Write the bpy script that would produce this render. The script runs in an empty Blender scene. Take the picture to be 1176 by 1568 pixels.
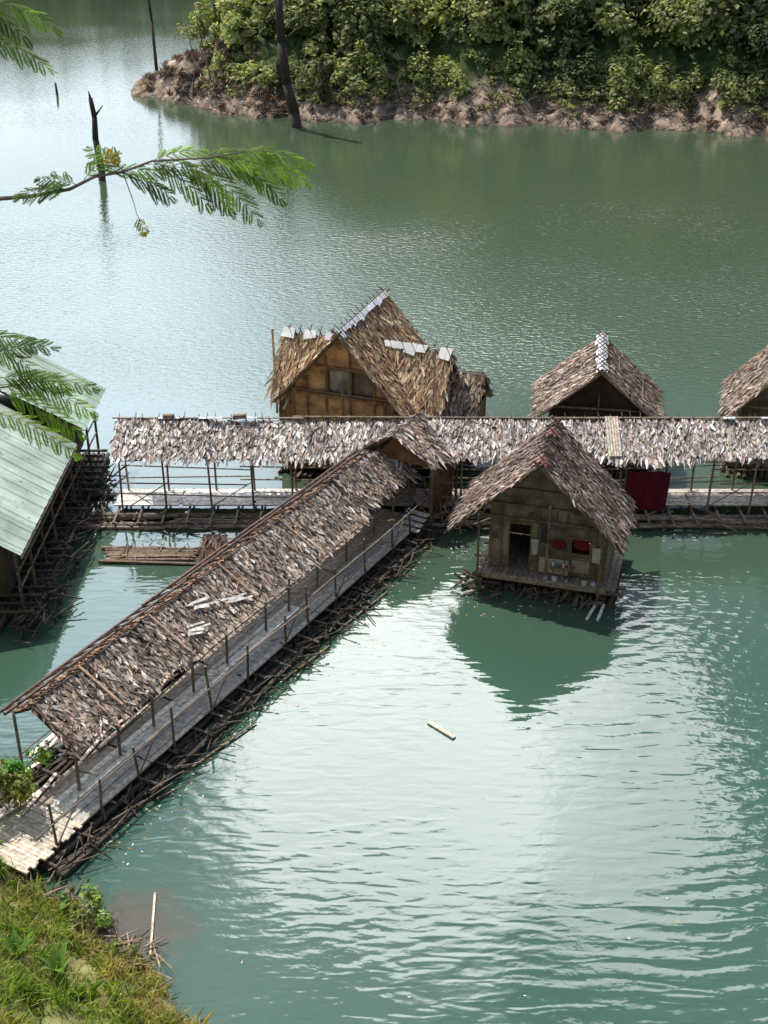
import bpy, math, random
import numpy as np
from mathutils import Vector, Matrix
random.seed(7); rng=np.random.default_rng(7)
scene=bpy.context.scene
U=random.uniform
V=Vector

# ------------------------------------------------------------ materials
def new_mat(name):
    m=bpy.data.materials.new(name); m.use_nodes=True
    nt=m.node_tree; b=nt.nodes['Principled BSDF']; return m,nt,b
def attr_mat(name,rough=.8,nscale=4,namt=.5,bump=.02,spec=.3,transl=0,stretch=(1,1,1),metal=0,weave=0,detail=4):
    m,nt,b=new_mat(name); N=nt.nodes; L=nt.links
    at=N.new('ShaderNodeAttribute'); at.attribute_name='Col'
    tc=N.new('ShaderNodeTexCoord'); mp=N.new('ShaderNodeMapping'); mp.inputs['Scale'].default_value=stretch
    L.new(tc.outputs['Object'],mp.inputs['Vector'])
    nz=N.new('ShaderNodeTexNoise'); nz.inputs['Scale'].default_value=nscale; nz.inputs['Detail'].default_value=detail
    L.new(mp.outputs[0],nz.inputs['Vector'])
    mr=N.new('ShaderNodeMapRange'); mr.inputs[1].default_value=.3; mr.inputs[2].default_value=.7
    mr.inputs[3].default_value=1-namt; mr.inputs[4].default_value=1+namt
    L.new(nz.outputs[0],mr.inputs[0])
    mx=N.new('ShaderNodeVectorMath'); mx.operation='SCALE'
    L.new(at.outputs['Color'],mx.inputs[0]); L.new(mr.outputs[0],mx.inputs['Scale'])
    col=mx.outputs[0]
    hsrc=nz.outputs[0]
    if weave:
        ck=N.new('ShaderNodeTexBrick'); ck.inputs['Scale'].default_value=weave
        ck.inputs['Color1'].default_value=(1.1,1.05,1,1); ck.inputs['Color2'].default_value=(.75,.72,.7,1); ck.inputs['Mortar'].default_value=(.35,.33,.3,1)
        ck.inputs['Mortar Size'].default_value=.03
        mp2=N.new('ShaderNodeMapping'); mp2.inputs['Rotation'].default_value=(math.radians(90),0,0)
        L.new(tc.outputs['Object'],mp2.inputs['Vector']); L.new(mp2.outputs[0],ck.inputs['Vector'])
        mm=N.new('ShaderNodeVectorMath'); mm.operation='MULTIPLY'
        L.new(col,mm.inputs[0]); L.new(ck.outputs['Color'],mm.inputs[1]); col=mm.outputs[0]
    L.new(col,b.inputs['Base Color'])
    b.inputs['Roughness'].default_value=rough; b.inputs['Specular IOR Level'].default_value=spec
    b.inputs['Metallic'].default_value=metal
    if bump:
        bp=N.new('ShaderNodeBump'); bp.inputs['Distance'].default_value=bump; bp.inputs['Strength'].default_value=.8
        L.new(hsrc,bp.inputs['Height']); L.new(bp.outputs[0],b.inputs['Normal'])
    if transl:
        tr=N.new('ShaderNodeBsdfTranslucent'); ms=N.new('ShaderNodeMixShader'); ms.inputs[0].default_value=transl
        sc=N.new('ShaderNodeVectorMath'); sc.operation='MULTIPLY'; sc.inputs[1].default_value=(1.4,1.5,.6)
        L.new(col,sc.inputs[0]); L.new(sc.outputs[0],tr.inputs['Color'])
        L.new(b.outputs[0],ms.inputs[1]); L.new(tr.outputs[0],ms.inputs[2])
        L.new(ms.outputs[0],N['Material Output'].inputs['Surface'])
    return m
M_thatch=attr_mat('thatch_leaf',.42,9,.35,0,.5,detail=3)
M_wood=attr_mat('weathered_wood',.7,7,.45,.015,.3)
M_bamboo=attr_mat('bamboo',.5,6,.35,.006,.4)
M_woven=attr_mat('woven_bamboo_wall',.75,2.2,.5,.01,.25,weave=6)
M_leaf=attr_mat('foliage',.6,.8,.35,0,.2,transl=.35,detail=2)
M_mim=attr_mat('mimosa_leaf',.6,3,.25,0,.1,transl=.4,detail=1)
M_dry=attr_mat('dry_brush',.85,1.5,.3,0,.15,detail=2)
M_grass=attr_mat('grass_blades',.6,2,.3,0,.15,transl=.35,detail=2)
M_metal=attr_mat('painted_sheet_metal',.45,1.1,.28,.004,.35)
M_cloth=attr_mat('cloth',.9,12,.2,.004,.1)
M_ground=attr_mat('earth_and_vegetation_ground',.95,1.3,.6,.2,.1,detail=6)

# ------------------------------------------------------------ mesh builder
class MB:
    def __init__(s): s.v=[];s.f=[];s.c=[]
    def face(s,pts,col):
        i=len(s.v); s.v+=[tuple(p) for p in pts]; s.f.append(tuple(range(i,i+len(pts)))); s.c.append(tuple(col))
    def hexa(s,p,col):
        i=len(s.v); s.v+=[tuple(q) for q in p]
        for f in ((3,2,1,0),(4,5,6,7),(0,1,5,4),(1,2,6,5),(2,3,7,6),(3,0,4,7)):
            s.f.append(tuple(i+k for k in f)); s.c.append(tuple(col))
    def box(s,x0,x1,y0,y1,z0,z1,col):
        s.hexa([(x0,y0,z0),(x1,y0,z0),(x1,y1,z0),(x0,y1,z0),(x0,y0,z1),(x1,y0,z1),(x1,y1,z1),(x0,y1,z1)],col)
    def beam(s,p0,p1,w,h,col,up=V((0,0,1))):
        p0=V(p0);p1=V(p1);up=V(up);d=(p1-p0).normalized(); a=d.cross(up)
        if a.length<.01: a=V((1,0,0))
        a.normalize(); b=a.cross(d).normalized(); a*=w/2;b*=h/2
        s.hexa([p0-a-b,p0+a-b,p1+a-b,p1-a-b,p0-a+b,p0+a+b,p1+a+b,p1-a+b],col)
    def tube(s,p0,p1,r0,r1,col,n=6,cap=True):
        p0=V(p0);p1=V(p1);d=(p1-p0)
        if d.length<1e-5: return
        d.normalize(); a=d.orthogonal().normalized(); b=d.cross(a); i=len(s.v)
        for p,r in ((p0,r0),(p1,r1)):
            for k in range(n):
                t=2*math.pi*k/n; s.v.append(tuple(p+a*math.cos(t)*r+b*math.sin(t)*r))
        for k in range(n):
            k2=(k+1)%n; s.f.append((i+k,i+k2,i+n+k2,i+n+k)); s.c.append(tuple(col))
        if cap:
            s.f.append(tuple(i+k for k in reversed(range(n)))); s.c.append(tuple(col))
            s.f.append(tuple(i+n+k for k in range(n))); s.c.append(tuple(col))
    def path(s,pts,r0,r1,col,n=7):
        m=len(pts)-1
        for k in range(m):
            s.tube(pts[k],pts[k+1],r0+(r1-r0)*k/m,r0+(r1-r0)*(k+1)/m,col,n)
    def obj(s,name,mat,parent=None,smooth=False):
        me=bpy.data.meshes.new(name); me.from_pydata(s.v,[],s.f)
        cnt=[len(f) for f in s.f]
        c=np.repeat(np.array([tuple(x)[:3]+(1,) for x in s.c],dtype=np.float32),cnt,axis=0)
        ca=me.color_attributes.new('Col','FLOAT_COLOR','CORNER'); ca.data.foreach_set('color',c.ravel())
        me.materials.append(mat); me.update()
        if smooth: me.polygons.foreach_set('use_smooth',[True]*len(s.f))
        o=bpy.data.objects.new(name,me); scene.collection.objects.link(o)
        if parent: o.parent=parent
        return o
def empty(name,loc=(0,0,0),rz=0):
    e=bpy.data.objects.new(name,None); e.location=loc; e.rotation_euler=(0,0,math.radians(rz)); e.empty_display_size=.3
    scene.collection.objects.link(e); return e
def vc(c,a=.25):
    k=1+U(-a,a); return (c[0]*k*(1+U(-.05,.05)),c[1]*k,c[2]*k*(1+U(-.08,.08)))
def lerp(a,b,t): return a+(b-a)*t

TH=[(.36,.26,.19),(.24,.16,.11),(.46,.36,.27),(.60,.50,.39),(.15,.10,.07),(.37,.25,.165),(.31,.235,.175)]
TAN=[(.52,.34,.18),(.40,.25,.13),(.62,.45,.26),(.27,.16,.09),(.72,.58,.39)]
def thatch(mb,R0,R1,E0,E1,dens=130,pal=TH,L=.36,W=.12):
    R0,R1,E0,E1=map(V,(R0,R1,E0,E1))
    D=((E0-R0)+(E1-R1)).normalized(); A=(R1-R0).normalized(); Nn=A.cross(D).normalized()
    if Nn.z<0: Nn=-Nn
    area=(R1-R0).length*(((E0-R0)+(E1-R1))/2).length
    n=int(area*dens)
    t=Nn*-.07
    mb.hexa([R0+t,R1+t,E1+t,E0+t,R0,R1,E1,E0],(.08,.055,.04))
    ph=U(0,6); ln=(R1-R0).length
    for i in range(n):
        s=U(-.01,1.01); q=U(-.01,.985)
        p=lerp(lerp(R0,R1,s),lerp(E0,E1,s),q)
        l=L*U(.45,1.25)*(1 if q<.85 else U(.6,1.6)); w=W*U(.35,1.2)
        d=(D+A*random.gauss(0,.34)+Nn*U(-.06,.13)).normalized(); a=d.cross(Nn).normalized()
        p=p+Nn*U(.015,.07)
        tip=p+d*l+Nn*U(-.03,.02); md=p+d*l*U(.35,.6)+Nn*U(-.01,.03)
        tone=.88+.2*math.sin(s*ln*1.9+ph)*math.sin(q*3+ph)+.12*math.sin(s*ln*5.3+q*7)
        c=random.choice(pal); c=vc(tuple(k*tone for k in c),.32)
        fl=U(-.025,.035); tw=a*w*U(.03,.25)
        mb.face([p,md-a*w/2-Nn*fl,tip-tw-Nn*fl*.5,tip],c); mb.face([p,tip,tip+tw-Nn*fl*.5,md+a*w/2-Nn*fl],c)
def ridgecap(mb_s,mb_c,R0,R1,sx,cols,half,drop):
    R0=V(R0);R1=V(R1);A=(R1-R0).normalized();S=A.cross(V((0,0,1))).normalized()
    n=int((R1-R0).length/.42)
    for i in range(n):
        a=R0+(R1-R0)*(i/n); b=R0+(R1-R0)*((i+U(.85,1.2))/n)
        c=random.choice(cols)
        if c is not None:
            for sg in (-1,1):
                w=U(.14,.28); w2=w*U(.6,1.3)
                up=V((0,0,.17+U(0,.02)))
                oa=S*sg*w-V((0,0,1))*w*drop*.9; ob=S*sg*w2-V((0,0,1))*w2*drop*.9
                mb_c.face([a+up,b+up,b+up+ob+A*U(-.1,.1),a+up+oa+A*U(-.1,.1)],vc(c,.12))
        m=(a+b)/2+V((0,0,.14)); h=U(.2,.4)
        for sg in (-1,1):
            mb_s.tube(m-S*sg*.34+V((0,0,-.34*drop+.06)),m+S*sg*h*.6+V((0,0,h*.7)),.026,.018,vc((.13,.085,.065)),5)

def wallcol(mb,a,b,y,z0,za,zb,col):
    mb.hexa([(a,y,z0),(b,y,z0),(b,y+.04,z0),(a,y+.04,z0),(a,y,za),(b,y,zb),(b,y+.04,zb),(a,y+.04,za)],col)

def gable_hut(name,loc,rz,half,zr,ze,ln,bx0,bx1,by0,by1,fz,wallc,pal,caps,holes=(),dens=130):
    E=empty(name,(loc[0],loc[1],0),rz)
    rf=MB(); st=MB(); cp=MB(); w=MB(); fr=MB()
    thatch(rf,(0,0,zr),(0,ln,zr),(half,0,ze),(half,ln,ze),dens,pal)
    thatch(rf,(0,0,zr),(0,ln,zr),(-half,0,ze),(-half,ln,ze),dens,pal)
    drop=(zr-ze)/half
    ridgecap(st,cp,(0,0,zr),(0,ln,zr),1,caps,half,drop)
    for sg in (-1,1):
        for y in (-.04,ln+.04):
            st.tube((0-sg*.2,y,zr+.2*drop),(sg*(half+.15),y,ze-.15*drop),.045,.04,vc((.2,.13,.08)))
        for y in np.arange(.3,ln,.55):
            st.tube((0,y,zr-.13),(sg*(half+.1),y,ze-.14),.025,.025,vc((.16,.1,.06)),5)
        for k in range(3):
            q=U(.2,.9); h0=V((sg*half*q,U(0,.4),zr-(zr-ze)*q+.09))
            st.tube(h0,h0+V((sg*U(-.1,.1),ln*U(.5,.85),0)),.016,.013,vc((.2,.14,.1),.4),4)
    def rz_(x): return zr-.1-drop*abs(x)
    xs=sorted(set([bx0,bx1,0.0]+[h[0] for h in holes]+[h[1] for h in holes]))
    for a,b in zip(xs[:-1],xs[1:]):
        hs=[h for h in holes if h[0]<=a+1e-4 and h[1]>=b-1e-4]
        z=fz; wc=vc(wallc,.2)
        for h in sorted(hs,key=lambda q:q[2]):
            if h[2]>z+.02: wallcol(w,a,b,by0,z,h[2],h[2],wc)
            z=h[3]
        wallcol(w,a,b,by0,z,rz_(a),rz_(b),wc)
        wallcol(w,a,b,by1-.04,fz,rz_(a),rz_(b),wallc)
    w.box(bx0-.045,bx0-.003,by0,by1,fz,rz_(bx0),wallc)
    w.box(bx1+.003,bx1+.045,by0,by1,fz,rz_(bx1),wallc)
    for x in (bx0,(bx0+bx1)/2,bx1):
        zt=min(rz_(x),ze+1.0)
        fr.tube((x,by0-.06,.05),(x,by0-.06,zt-.05),.05,.045,vc((.2,.14,.09)))
        fr.tube((x,by1+.06,.05),(x,by1+.06,zt-.05),.05,.045,vc((.2,.14,.09)))
    tz=rz_(max(abs(bx0),abs(bx1)))-.05
    fr.tube((bx0-.2,by0-.1,tz),(bx1+.2,by0-.1,tz),.045,.045,vc((.22,.15,.1)))
    for h in holes:
        x0,x1,z0,z1=h
        c=vc((.17,.12,.08),.2)
        fr.box(x0-.05,x0,by0-.03,by0+.06,z0,z1,c); fr.box(x1,x1+.05,by0-.03,by0+.06,z0,z1,c)
        fr.box(x0-.05,x1+.05,by0-.032,by0+.06,z1,z1+.06,c); fr.box(x0-.05,x1+.05,by0-.032,by0+.06,z0-.05,z0,c)
    fl=MB()
    x=bx0-.35
    while x<bx1+.35:
        fl.box(x,x+.16,by0-.55+U(-.06,.06),by1+.3,fz-.09,fz-.03+U(-.01,.01),vc((.25,.2,.15))); x+=.175
    for y in np.arange(by0-.45,by1+.3,.45):
        fl.tube((bx0-.5+U(-.3,.2),y,fz-.2),(bx1+.5+U(-.2,.3),y,fz-.2),.07,.06,vc((.15,.11,.08)))
    for x in np.arange(bx0-.4,bx1+.4,.22):
        fl.tube((x,by0-.6+U(-.5,.2),.06+U(-.04,.08)),(x+U(-.1,.1),by1+.4,.08),.09,.08,vc((.09,.07,.05),.4),7)
    rf.obj('thatch_roof',M_thatch,E); st.obj('ridge_sticks_and_rafters',M_wood,E)
    if cp.f: cp.obj('ridge_cap_sheets',M_metal,E)
    w.obj('woven_walls',M_woven,E); fr.obj('posts_and_frames',M_wood,E); fl.obj('raft_floor',M_wood,E)
    return E

# ------------------------------------------------------------ near hut with laundry
WHT=(.70,.72,.74); RED=(.28,.10,.09)
E=gable_hut('thatched_raft_hut',(4.95,35.25),-16,2.75,4.95,2.3,3.5,-1.6,2.3,.75,3.2,.6,(.27,.225,.17),
   [(.29,.205,.16),(.20,.135,.105),(.36,.275,.225),(.47,.39,.33),(.13,.085,.065),(.31,.21,.155)],
   [RED,None,WHT,None,None,(.3,.2,.15)],holes=[(-.95,-.25,.6,2.35),(1.15,1.75,1.5,2.05)],dens=210)
d=MB()
d.face([(.45,.6,1.98),(.75,.58,2.0),(1.0,.6,1.96),(1.02,.6,1.72),(.78,.57,1.65),(.5,.6,1.70)],(.12,.016,.022))
d.face([(.1,.62,2.5),(.3,.6,2.5),(.32,.6,1.85),(.12,.62,1.8)],(.05,.045,.05))
d.face([(1.2,.9,2.0),(1.7,.9,1.95),(1.68,.9,1.55),(1.25,.9,1.6)],(.2,.02,.03))
d.face([(-.2,.62,1.9),(.05,.62,1.9),(.03,.6,1.35),(-.15,.6,1.3)],(.42,.39,.34))
d.face([(1.85,.6,1.9),(2.15,.6,1.9),(2.13,.6,1.3),(1.87,.58,1.35)],(.48,.43,.36))
d.face([(.1,.705,1.2),(1.1,.705,1.2),(1.1,.705,.62),(.1,.705,.62)],(.42,.36,.28))
d.face([(1.2,.7,1.35),(1.8,.7,1.35),(1.8,.7,.8),(1.2,.7,.8)],(.30,.25,.18))
d.obj('hanging_laundry_and_mats',M_cloth,E)
d=MB()
d.box(.5,1.3,.4,.69,.98,1.02,(.2,.15,.1))
for x,c in ((.6,(.6,.6,.58)),(.75,(.2,.2,.22)),(.95,(.5,.48,.42)),(1.15,(.3,.12,.1))):
    d.tube((x,.55,1.02),(x,.55,1.16),.045,.04,c,8)
for x,c,r in ((.7,(.6,.62,.62),.09),(1.1,(.4,.42,.2),.06),(1.7,(.6,.57,.4),.09),(.4,(.6,.6,.58),.06),(2.0,(.6,.6,.6),.08)):
    d.tube((x,.3,.58),(x,.3,.58+r*1.6),r*.8,r,c,10)
for x in (-1.9,2.2): d.tube((x,.15,-.2),(x,.15,2.6),.045,.04,(.17,.12,.08))
d.tube((-.15,.71,1.3),(2.3,.71,1.3),.025,.025,(.17,.12,.08))
for z in (2.5,3.1,3.7): d.tube((-(5.0-z)*.85,.71,z) if z>2.9 else (-1.6,.71,z),((5.0-z)*.85,.71,z) if z>2.9 else (2.3,.71,z),.028,.028,(.13,.09,.06))
for x in (-1.2,.0,.6,.95,1.95): d.tube((x,.71,.6),(x,.71,3.0),.022,.022,(.17,.12,.085))
d.obj('shelf_pots_and_battens',M_wood,E)
d=MB()
d.box(-1.75,2.45,.18,.24,.42,.62,(.3,.25,.19))
for i in range(90):
    x=U(-2.5,2.7); a=U(-.9,.9)
    y=U(-.35,.9)
    d.tube((x,y,U(-.05,.35)),(x+math.sin(a)*U(.3,1),y+U(-.4,.4),U(-.05,.4)),U(.025,.07),U(.02,.05),vc((.10,.075,.055),.5),6)
d.tube((2.0,-.9,.03),(2.2,-.1,.2),.05,.05,(.6,.58,.52)); d.tube((2.35,-.85,.03),(2.45,-.1,.2),.05,.05,(.6,.58,.52))
d.tube((-2.3,-.55,.05),(-1.6,-.1,.2),.05,.05,(.5,.45,.38))
d.obj('driftwood_floats',M_wood,E)

# ------------------------------------------------------------ big house with cross wings
E=gable_hut('thatched_raft_house',(-1.75,43.9),-20,2.6,6.1,3.15,5.2,-2.1,2.1,.45,4.9,.6,(.62,.36,.16),TAN,
   [WHT,WHT,(.78,.79,.8),WHT,None],holes=[(-.6,.25,3.55,4.5),(.4,1.25,3.55,4.5)],dens=170)
r=MB(); s=MB(); c=MB(); w=MB(); f=MB()
for (xa,xb) in ((-3.3,-1.0),(1.0,3.8)):
    thatch(r,(xa,2.4,5.05),(xb,2.4,5.05),(xa,.95,3.0),(xb,.95,3.0),190,[(.58,.40,.23),(.50,.34,.19),(.74,.57,.38),(.33,.2,.12)],L=.5)
    thatch(r,(xa,2.4,5.05),(xb,2.4,5.05),(xa,3.9,3.0),(xb,3.9,3.0),110,TAN)
    ridgecap(s,c,(xa,2.4,5.05),(xb,2.4,5.05),1,[WHT,(.75,.76,.78),None],1.4,1.4)
thatch(r,(3.4,3.0,4.1),(5.0,3.0,4.1),(3.4,1.9,2.7),(5.0,1.9,2.7),120,TH)
thatch(r,(3.4,3.0,4.1),(5.0,3.0,4.1),(3.4,4.2,2.7),(5.0,4.2,2.7),120,TH)
for xa,xb in ((-3.1,-2.15),(2.15,3.6)):
    w.box(xa,xb,1.15,3.7,.6,3.1,(.3,.18,.09))
for xe in (-3.12,3.62):
    w.face([(xe,1.15,3.1),(xe,3.7,3.1),(xe,2.4,4.9)],(.32,.2,.1))
w.box(3.7,4.8,2.1,4.0,.5,2.75,(.2,.13,.08))
w.box(-.6,.25,.56,.58,3.55,4.5,(.34,.31,.25)); w.box(.4,1.25,.56,.58,3.55,4.5,(.2,.16,.11))
for x in (-1.5,-.68,.32,1.33,1.75): f.beam((x,.4,.6),(x,.4,5.8-1.13*abs(x)),.07,.05,(.2,.11,.06),up=V((0,1,0)))
f.beam((-1.9,.39,3.42),(1.9,.39,3.42),.06,.08,(.22,.12,.06)); f.beam((-1.2,.39,4.62),(1.3,.39,4.62),.05,.07,(.22,.12,.06))
f.tube((-3.2,1.1,5.6),(-3.15,1.1,2.0),.05,.05,(.45,.36,.25))
f.tube((3.55,1.0,5.7),(3.5,1.0,2.0),.05,.05,(.4,.3,.2))
r.obj('wing_thatch',M_thatch,E); s.obj('wing_ridge_sticks',M_wood,E); c.obj('wing_ridge_sheets',M_metal,E)
w.obj('wing_walls',M_woven,E); f.obj('gable_battens',M_wood,E)

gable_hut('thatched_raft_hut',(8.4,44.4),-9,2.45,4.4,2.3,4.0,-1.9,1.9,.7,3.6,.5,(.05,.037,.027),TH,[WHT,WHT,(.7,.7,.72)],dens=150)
gable_hut('thatched_raft_hut',(16.2,44.1),-14,2.7,5.5,2.3,4.0,-2.2,2.2,.5,3.6,.5,(.2,.15,.1),TH,[WHT,None],holes=[(-.9,-.1,.5,2.2)],dens=150)

# ------------------------------------------------------------ horizontal covered walkway
E=empty('covered_bamboo_walkway')
r=MB(); s=MB(); dk=MB(); rl=MB(); fl=MB()
xx=-9.9
BR=[(.54,.47,.42),(.38,.31,.27),(.66,.60,.55),(.25,.19,.16),(.76,.72,.68),(.46,.35,.27)]
while xx<17.5:
    L=min(U(1.8,3.4),18-xx); o=U(-.07,.07); e=U(-.14,.12)
    thatch(r,(xx,42.05,3.48+o),(xx+L,42.05,3.48+o),(xx,40.75+e,2.58+o+e*.6),(xx+L,40.75+e*.5,2.58+o+e*.3),200,BR,L=.32,W=.13)
    thatch(r,(xx,42.05,3.48+o),(xx+L,42.05,3.48+o),(xx,42.8,2.95+o),(xx+L,42.8,2.95+o),100,BR)
    xx+=L
x=-9.8
while x<18:
    h=U(.06,.24); q=U(-.1,.1)
    s.tube((x,42.3,3.3),(x+q,41.95-h*.5,3.5+h),.02,.015,vc((.13,.09,.07)),5)
    s.tube((x+.05,41.8,3.3),(x+q,42.15+h*.5,3.5+h),.02,.015,vc((.13,.09,.07)),5)
    x+=U(.25,.6)
s.tube((-10.1,42.05,3.56),(-3,42.0,3.58),.035,.03,(.4,.34,.27)); s.tube((-3.4,42.08,3.6),(6,42.05,3.56),.035,.03,(.3,.24,.18)); s.tube((6,42.05,3.56),(18,42.05,3.58),.035,.03,(.34,.28,.2))
for k in range(5): s.beam((8.25+k*.1,42.05,3.62),(8.25+k*.1,40.6,2.68),.08,.03,vc((.62,.53,.44),.15))
for x0 in (-8.4,-6.9,-5.5,12.6,14.0): s.beam((x0,41.95,3.6),(x0+U(.4,.9),41.95,3.61),.14,.02,(.55,.57,.6))
for x0 in (-8.2,-5.6):
    s.tube((x0,42.0,3.62),(x0+U(.3,.5),42,3.66),.12,.1,(.25,.17,.12),8)
for i in range(40):
    x0=U(-9.8,17.5); q=U(.1,.9); s.tube((x0,42.05-1.3*q,3.6-.9*q),(x0+U(-.9,.9),42.05-1.3*q+U(-.2,.2),3.6-.9*q),.014,.01,vc((.22,.16,.11),.5),4)
for y in (40.85,42.2):
    for x in np.arange(-9.7,18,1.55):
        xx=x+U(-.2,.2)
        rl.tube((xx,y,-.3),(xx+U(-.08,.08),y,2.62 if y<41 else 3.1),.045,.04,vc((.20,.15,.11)))
    for z in (.95,1.45,2.45):
        for x in np.arange(-9.8,17,4.5):
            if random.random()<.3: continue
            rl.tube((x-.2,y,z+U(-.14,.12)),(x+4.7,y,z+U(-.14,.12)),.03,.026,vc((.26,.2,.15)),6)
for x in np.arange(-9.5,17,3.1):
    rl.tube((x,40.85,.5),(x+1.5,40.85,1.5),.025,.02,vc((.2,.15,.1)),5)
x=-10.2
while x<18:
    L=U(2.2,3.2)
    for k in range(8):
        y=41.0+k*.165
        pale=(.62,.58,.53) if x<-3 else (.42,.37,.32)
        dk.box(x+U(-.1,.1),x+L-.02,y,y+.15,.40,.45+U(-.008,.012),vc(pale,.2))
    x+=L
for y in (39.95,40.1,40.28,40.45,40.62,40.8,42.5,42.7):
    x=-11.5
    while x<18:
        L=U(3,6); fl.tube((x,y+U(-.08,.08),U(.0,.22)),(x+L,y+U(-.12,.12),U(.0,.22)),.085,.07,vc((.20,.155,.115),.55),8); x+=L*.97
for x in np.arange(-10,18,.9):
    fl.tube((x,39.8+U(-.2,.1),.28),(x+U(-.1,.1),42.6,.3),.05,.045,vc((.2,.15,.11),.4),6)
for i in range(200):
    x=U(-11.5,18); y=U(39.5,40.9); a=U(0,6.28); l=U(.3,1.0)
    fl.tube((x,y,U(.0,.35)),(x+math.cos(a)*l,y+math.sin(a)*l*.5,U(.0,.4)),U(.02,.05),.02,vc((.2,.15,.1),.6),5)
r.obj('thatch_roof',M_thatch,E); s.obj('ridge_sticks',M_wood,E); dk.obj('walkway_boards',M_wood,E); rl.obj('posts_and_rails',M_bamboo,E); fl.obj('bamboo_floats',M_wood,E)

c=MB(); n=14
for i in range(n):
    for j in range(5):
        def P(i,j): return (8.95+1.6*i/n+.02*math.sin(j),40.66+.06*math.sin(i*1.3+j*.4),2.02-1.6*j/5+.02*math.sin(i*.9))
        c.face([P(i,j),P(i+1,j),P(i+1,j+1),P(i,j+1)],(.11,.012,.02))
c.obj('hanging_red_cloth',M_cloth,None,True)

# ------------------------------------------------------------ covered pier (diagonal)
ang=math.atan2(.497,.868)
E=empty('covered_bamboo_pier',(-7.47,24.3,0),-math.degrees(ang))
r=MB(); s=MB(); dk=MB(); rl=MB(); fl=MB()
y=.25
PR=[(.40,.315,.26),(.27,.20,.155),(.52,.44,.37),(.15,.11,.085),(.66,.59,.52),(.41,.29,.205),(.31,.235,.185)]
while y<18.2:
    L=min(U(1.1,2.4),18.4-y); o=U(-.08,.08); q=U(-.16,.10)
    thatch(r,(-2.05,y,2.9+o),(-2.05,y+L,2.9+o),(-.72+q,y,2.03+o-q*.5),(-.72+q+U(-.06,.06),y+L,2.03+o-q*.5),220,PR,L=.31,W=.11)
    thatch(r,(-2.1,y,2.84+o),(-2.1,y+L,2.84+o),(-2.75,y,2.45+o),(-2.75,y+L,2.45+o),80,[(.42,.24,.14),(.27,.15,.085)],L=.28)
    s.tube((-2.1,y,3.0+o),(-.7+q,y+U(-.15,.15),2.14+o-q*.5),.022,.018,vc((.12,.08,.06)),5)
    y+=L
for (a,b,x,z) in ((-.5,7,-2.14,3.1),(6.5,13,-2.2,3.12),(12.5,19,-2.12,3.1),(-.8,6,-2.72,2.72),(5.6,12,-2.76,2.74),(11.5,18.5,-2.72,2.72)):
    s.tube((x,a,z),(x+U(-.05,.05),b,z+U(-.04,.04)),.05,.04,vc((.14,.09,.07)))
for y in np.arange(0,18.4,.40):
    s.tube((-2.9,y+U(-.12,.12),2.56),(-1.95+U(-.05,.05),y+U(-.12,.12),3.16+U(-.03,.14)),.034,.026,vc((.08,.052,.04)),5)
zz=lambda x:2.9-(x+2.05)*.654+.11
for y0,x0 in ((5.6,-1.15),(7.4,-1.1),(6.3,-1.55)):
    for k in range(6):
        y1=y0+U(-.15,.15); x1=x0+U(-.1,.12)
        s.beam((x1,y1,zz(x1)),(x1+U(.12,.25),y1+U(.4,.8),zz(x1+.2)+U(0,.05)),.06,.012,vc((.68,.64,.58),.2),up=V((.5,0,.85)))
for y0 in (2.1,5.0,8.3,11.6): s.beam((-2.05,y0,3.02),(-.7,y0+.1,2.16),.07,.03,vc((.4,.28,.2),.2),up=V((.5,0,.85)))
for i in range(40):
    y0=U(.5,18);x0=U(-2,-.9);s.tube((x0,y0,zz(x0)),(x0+U(-.1,.4),y0+U(-.6,.6),zz(x0+.2)+.02),.014,.009,vc((.3,.22,.16),.5),4)
y=-.6
while y<18:
    L=min(U(1.8,2.9),18.0-y)
    for k in range(15):
        if k<5 and y<6.5: continue
        x=-2.6+k*.175
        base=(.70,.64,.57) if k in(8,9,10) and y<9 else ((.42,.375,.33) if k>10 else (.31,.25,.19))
        dk.box(x,x+.165,y+U(-.08,.08),y+L-.015,.38,.43+U(-.01,.014),vc(base,.28))
    y+=L
y=-2.5
while y<-.65:
    dk.box(-2.1+U(-.14,.08),.02+U(-.1,.1),y,y+.105,.40,.455+U(-.008,.008),vc((.60,.51,.42),.2)); y+=.115
for i in range(22):
    yy=U(-2,6); x=U(-3.1,-1.5); dk.beam((x,yy,.45+U(0,.1)),(x+U(-.4,.3),yy+U(.9,2),.45+U(0,.1)),.1,.03,vc((.58,.48,.40),.3))
for k,y in enumerate(np.arange(-1.6,18.2,1.7)):
    yy=y+U(-.3,.3)
    rl.tube((.03,yy,-.5),(.03+U(-.1,.1),yy+U(-.12,.12),1.5+U(-.15,.45)),.04,.035,vc((.14,.105,.08)))
    if y>0: rl.tube((-.95,yy+.3,-.3),(-.85,yy+.3,2.1),.045,.04,vc((.18,.13,.1)))
    rl.tube((-2.6,yy,-.5),(-2.58,yy,2.5 if y>0 else 1.3),.045,.04,vc((.17,.13,.1)))
    if k%2==0: rl.tube((.03,yy,.45),(.0,yy+.95,1.3),.025,.02,vc((.2,.15,.1)),5)
    if k%3==1: rl.tube((-.9,yy+.3,1.1),(.05,yy+.1,1.5),.025,.025,vc((.2,.15,.1)),5)
for z,x,pr in ((1.25,.06,.1),(.85,.05,.6),(1.3,-.92,.3),(1.2,-2.6,.2),(2.0,-.85,0),(.9,-2.6,.5)):
    for y in np.arange(-1.8 if z<1.5 else .2,17,4.1):
        if random.random()<pr: continue
        rl.tube((x,y-.2,z+U(-.15,.12)),(x+U(-.06,.06),min(y+4.4,18.3),z+U(-.15,.12)),.026,.022,vc((.22,.165,.12)),6)
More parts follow.
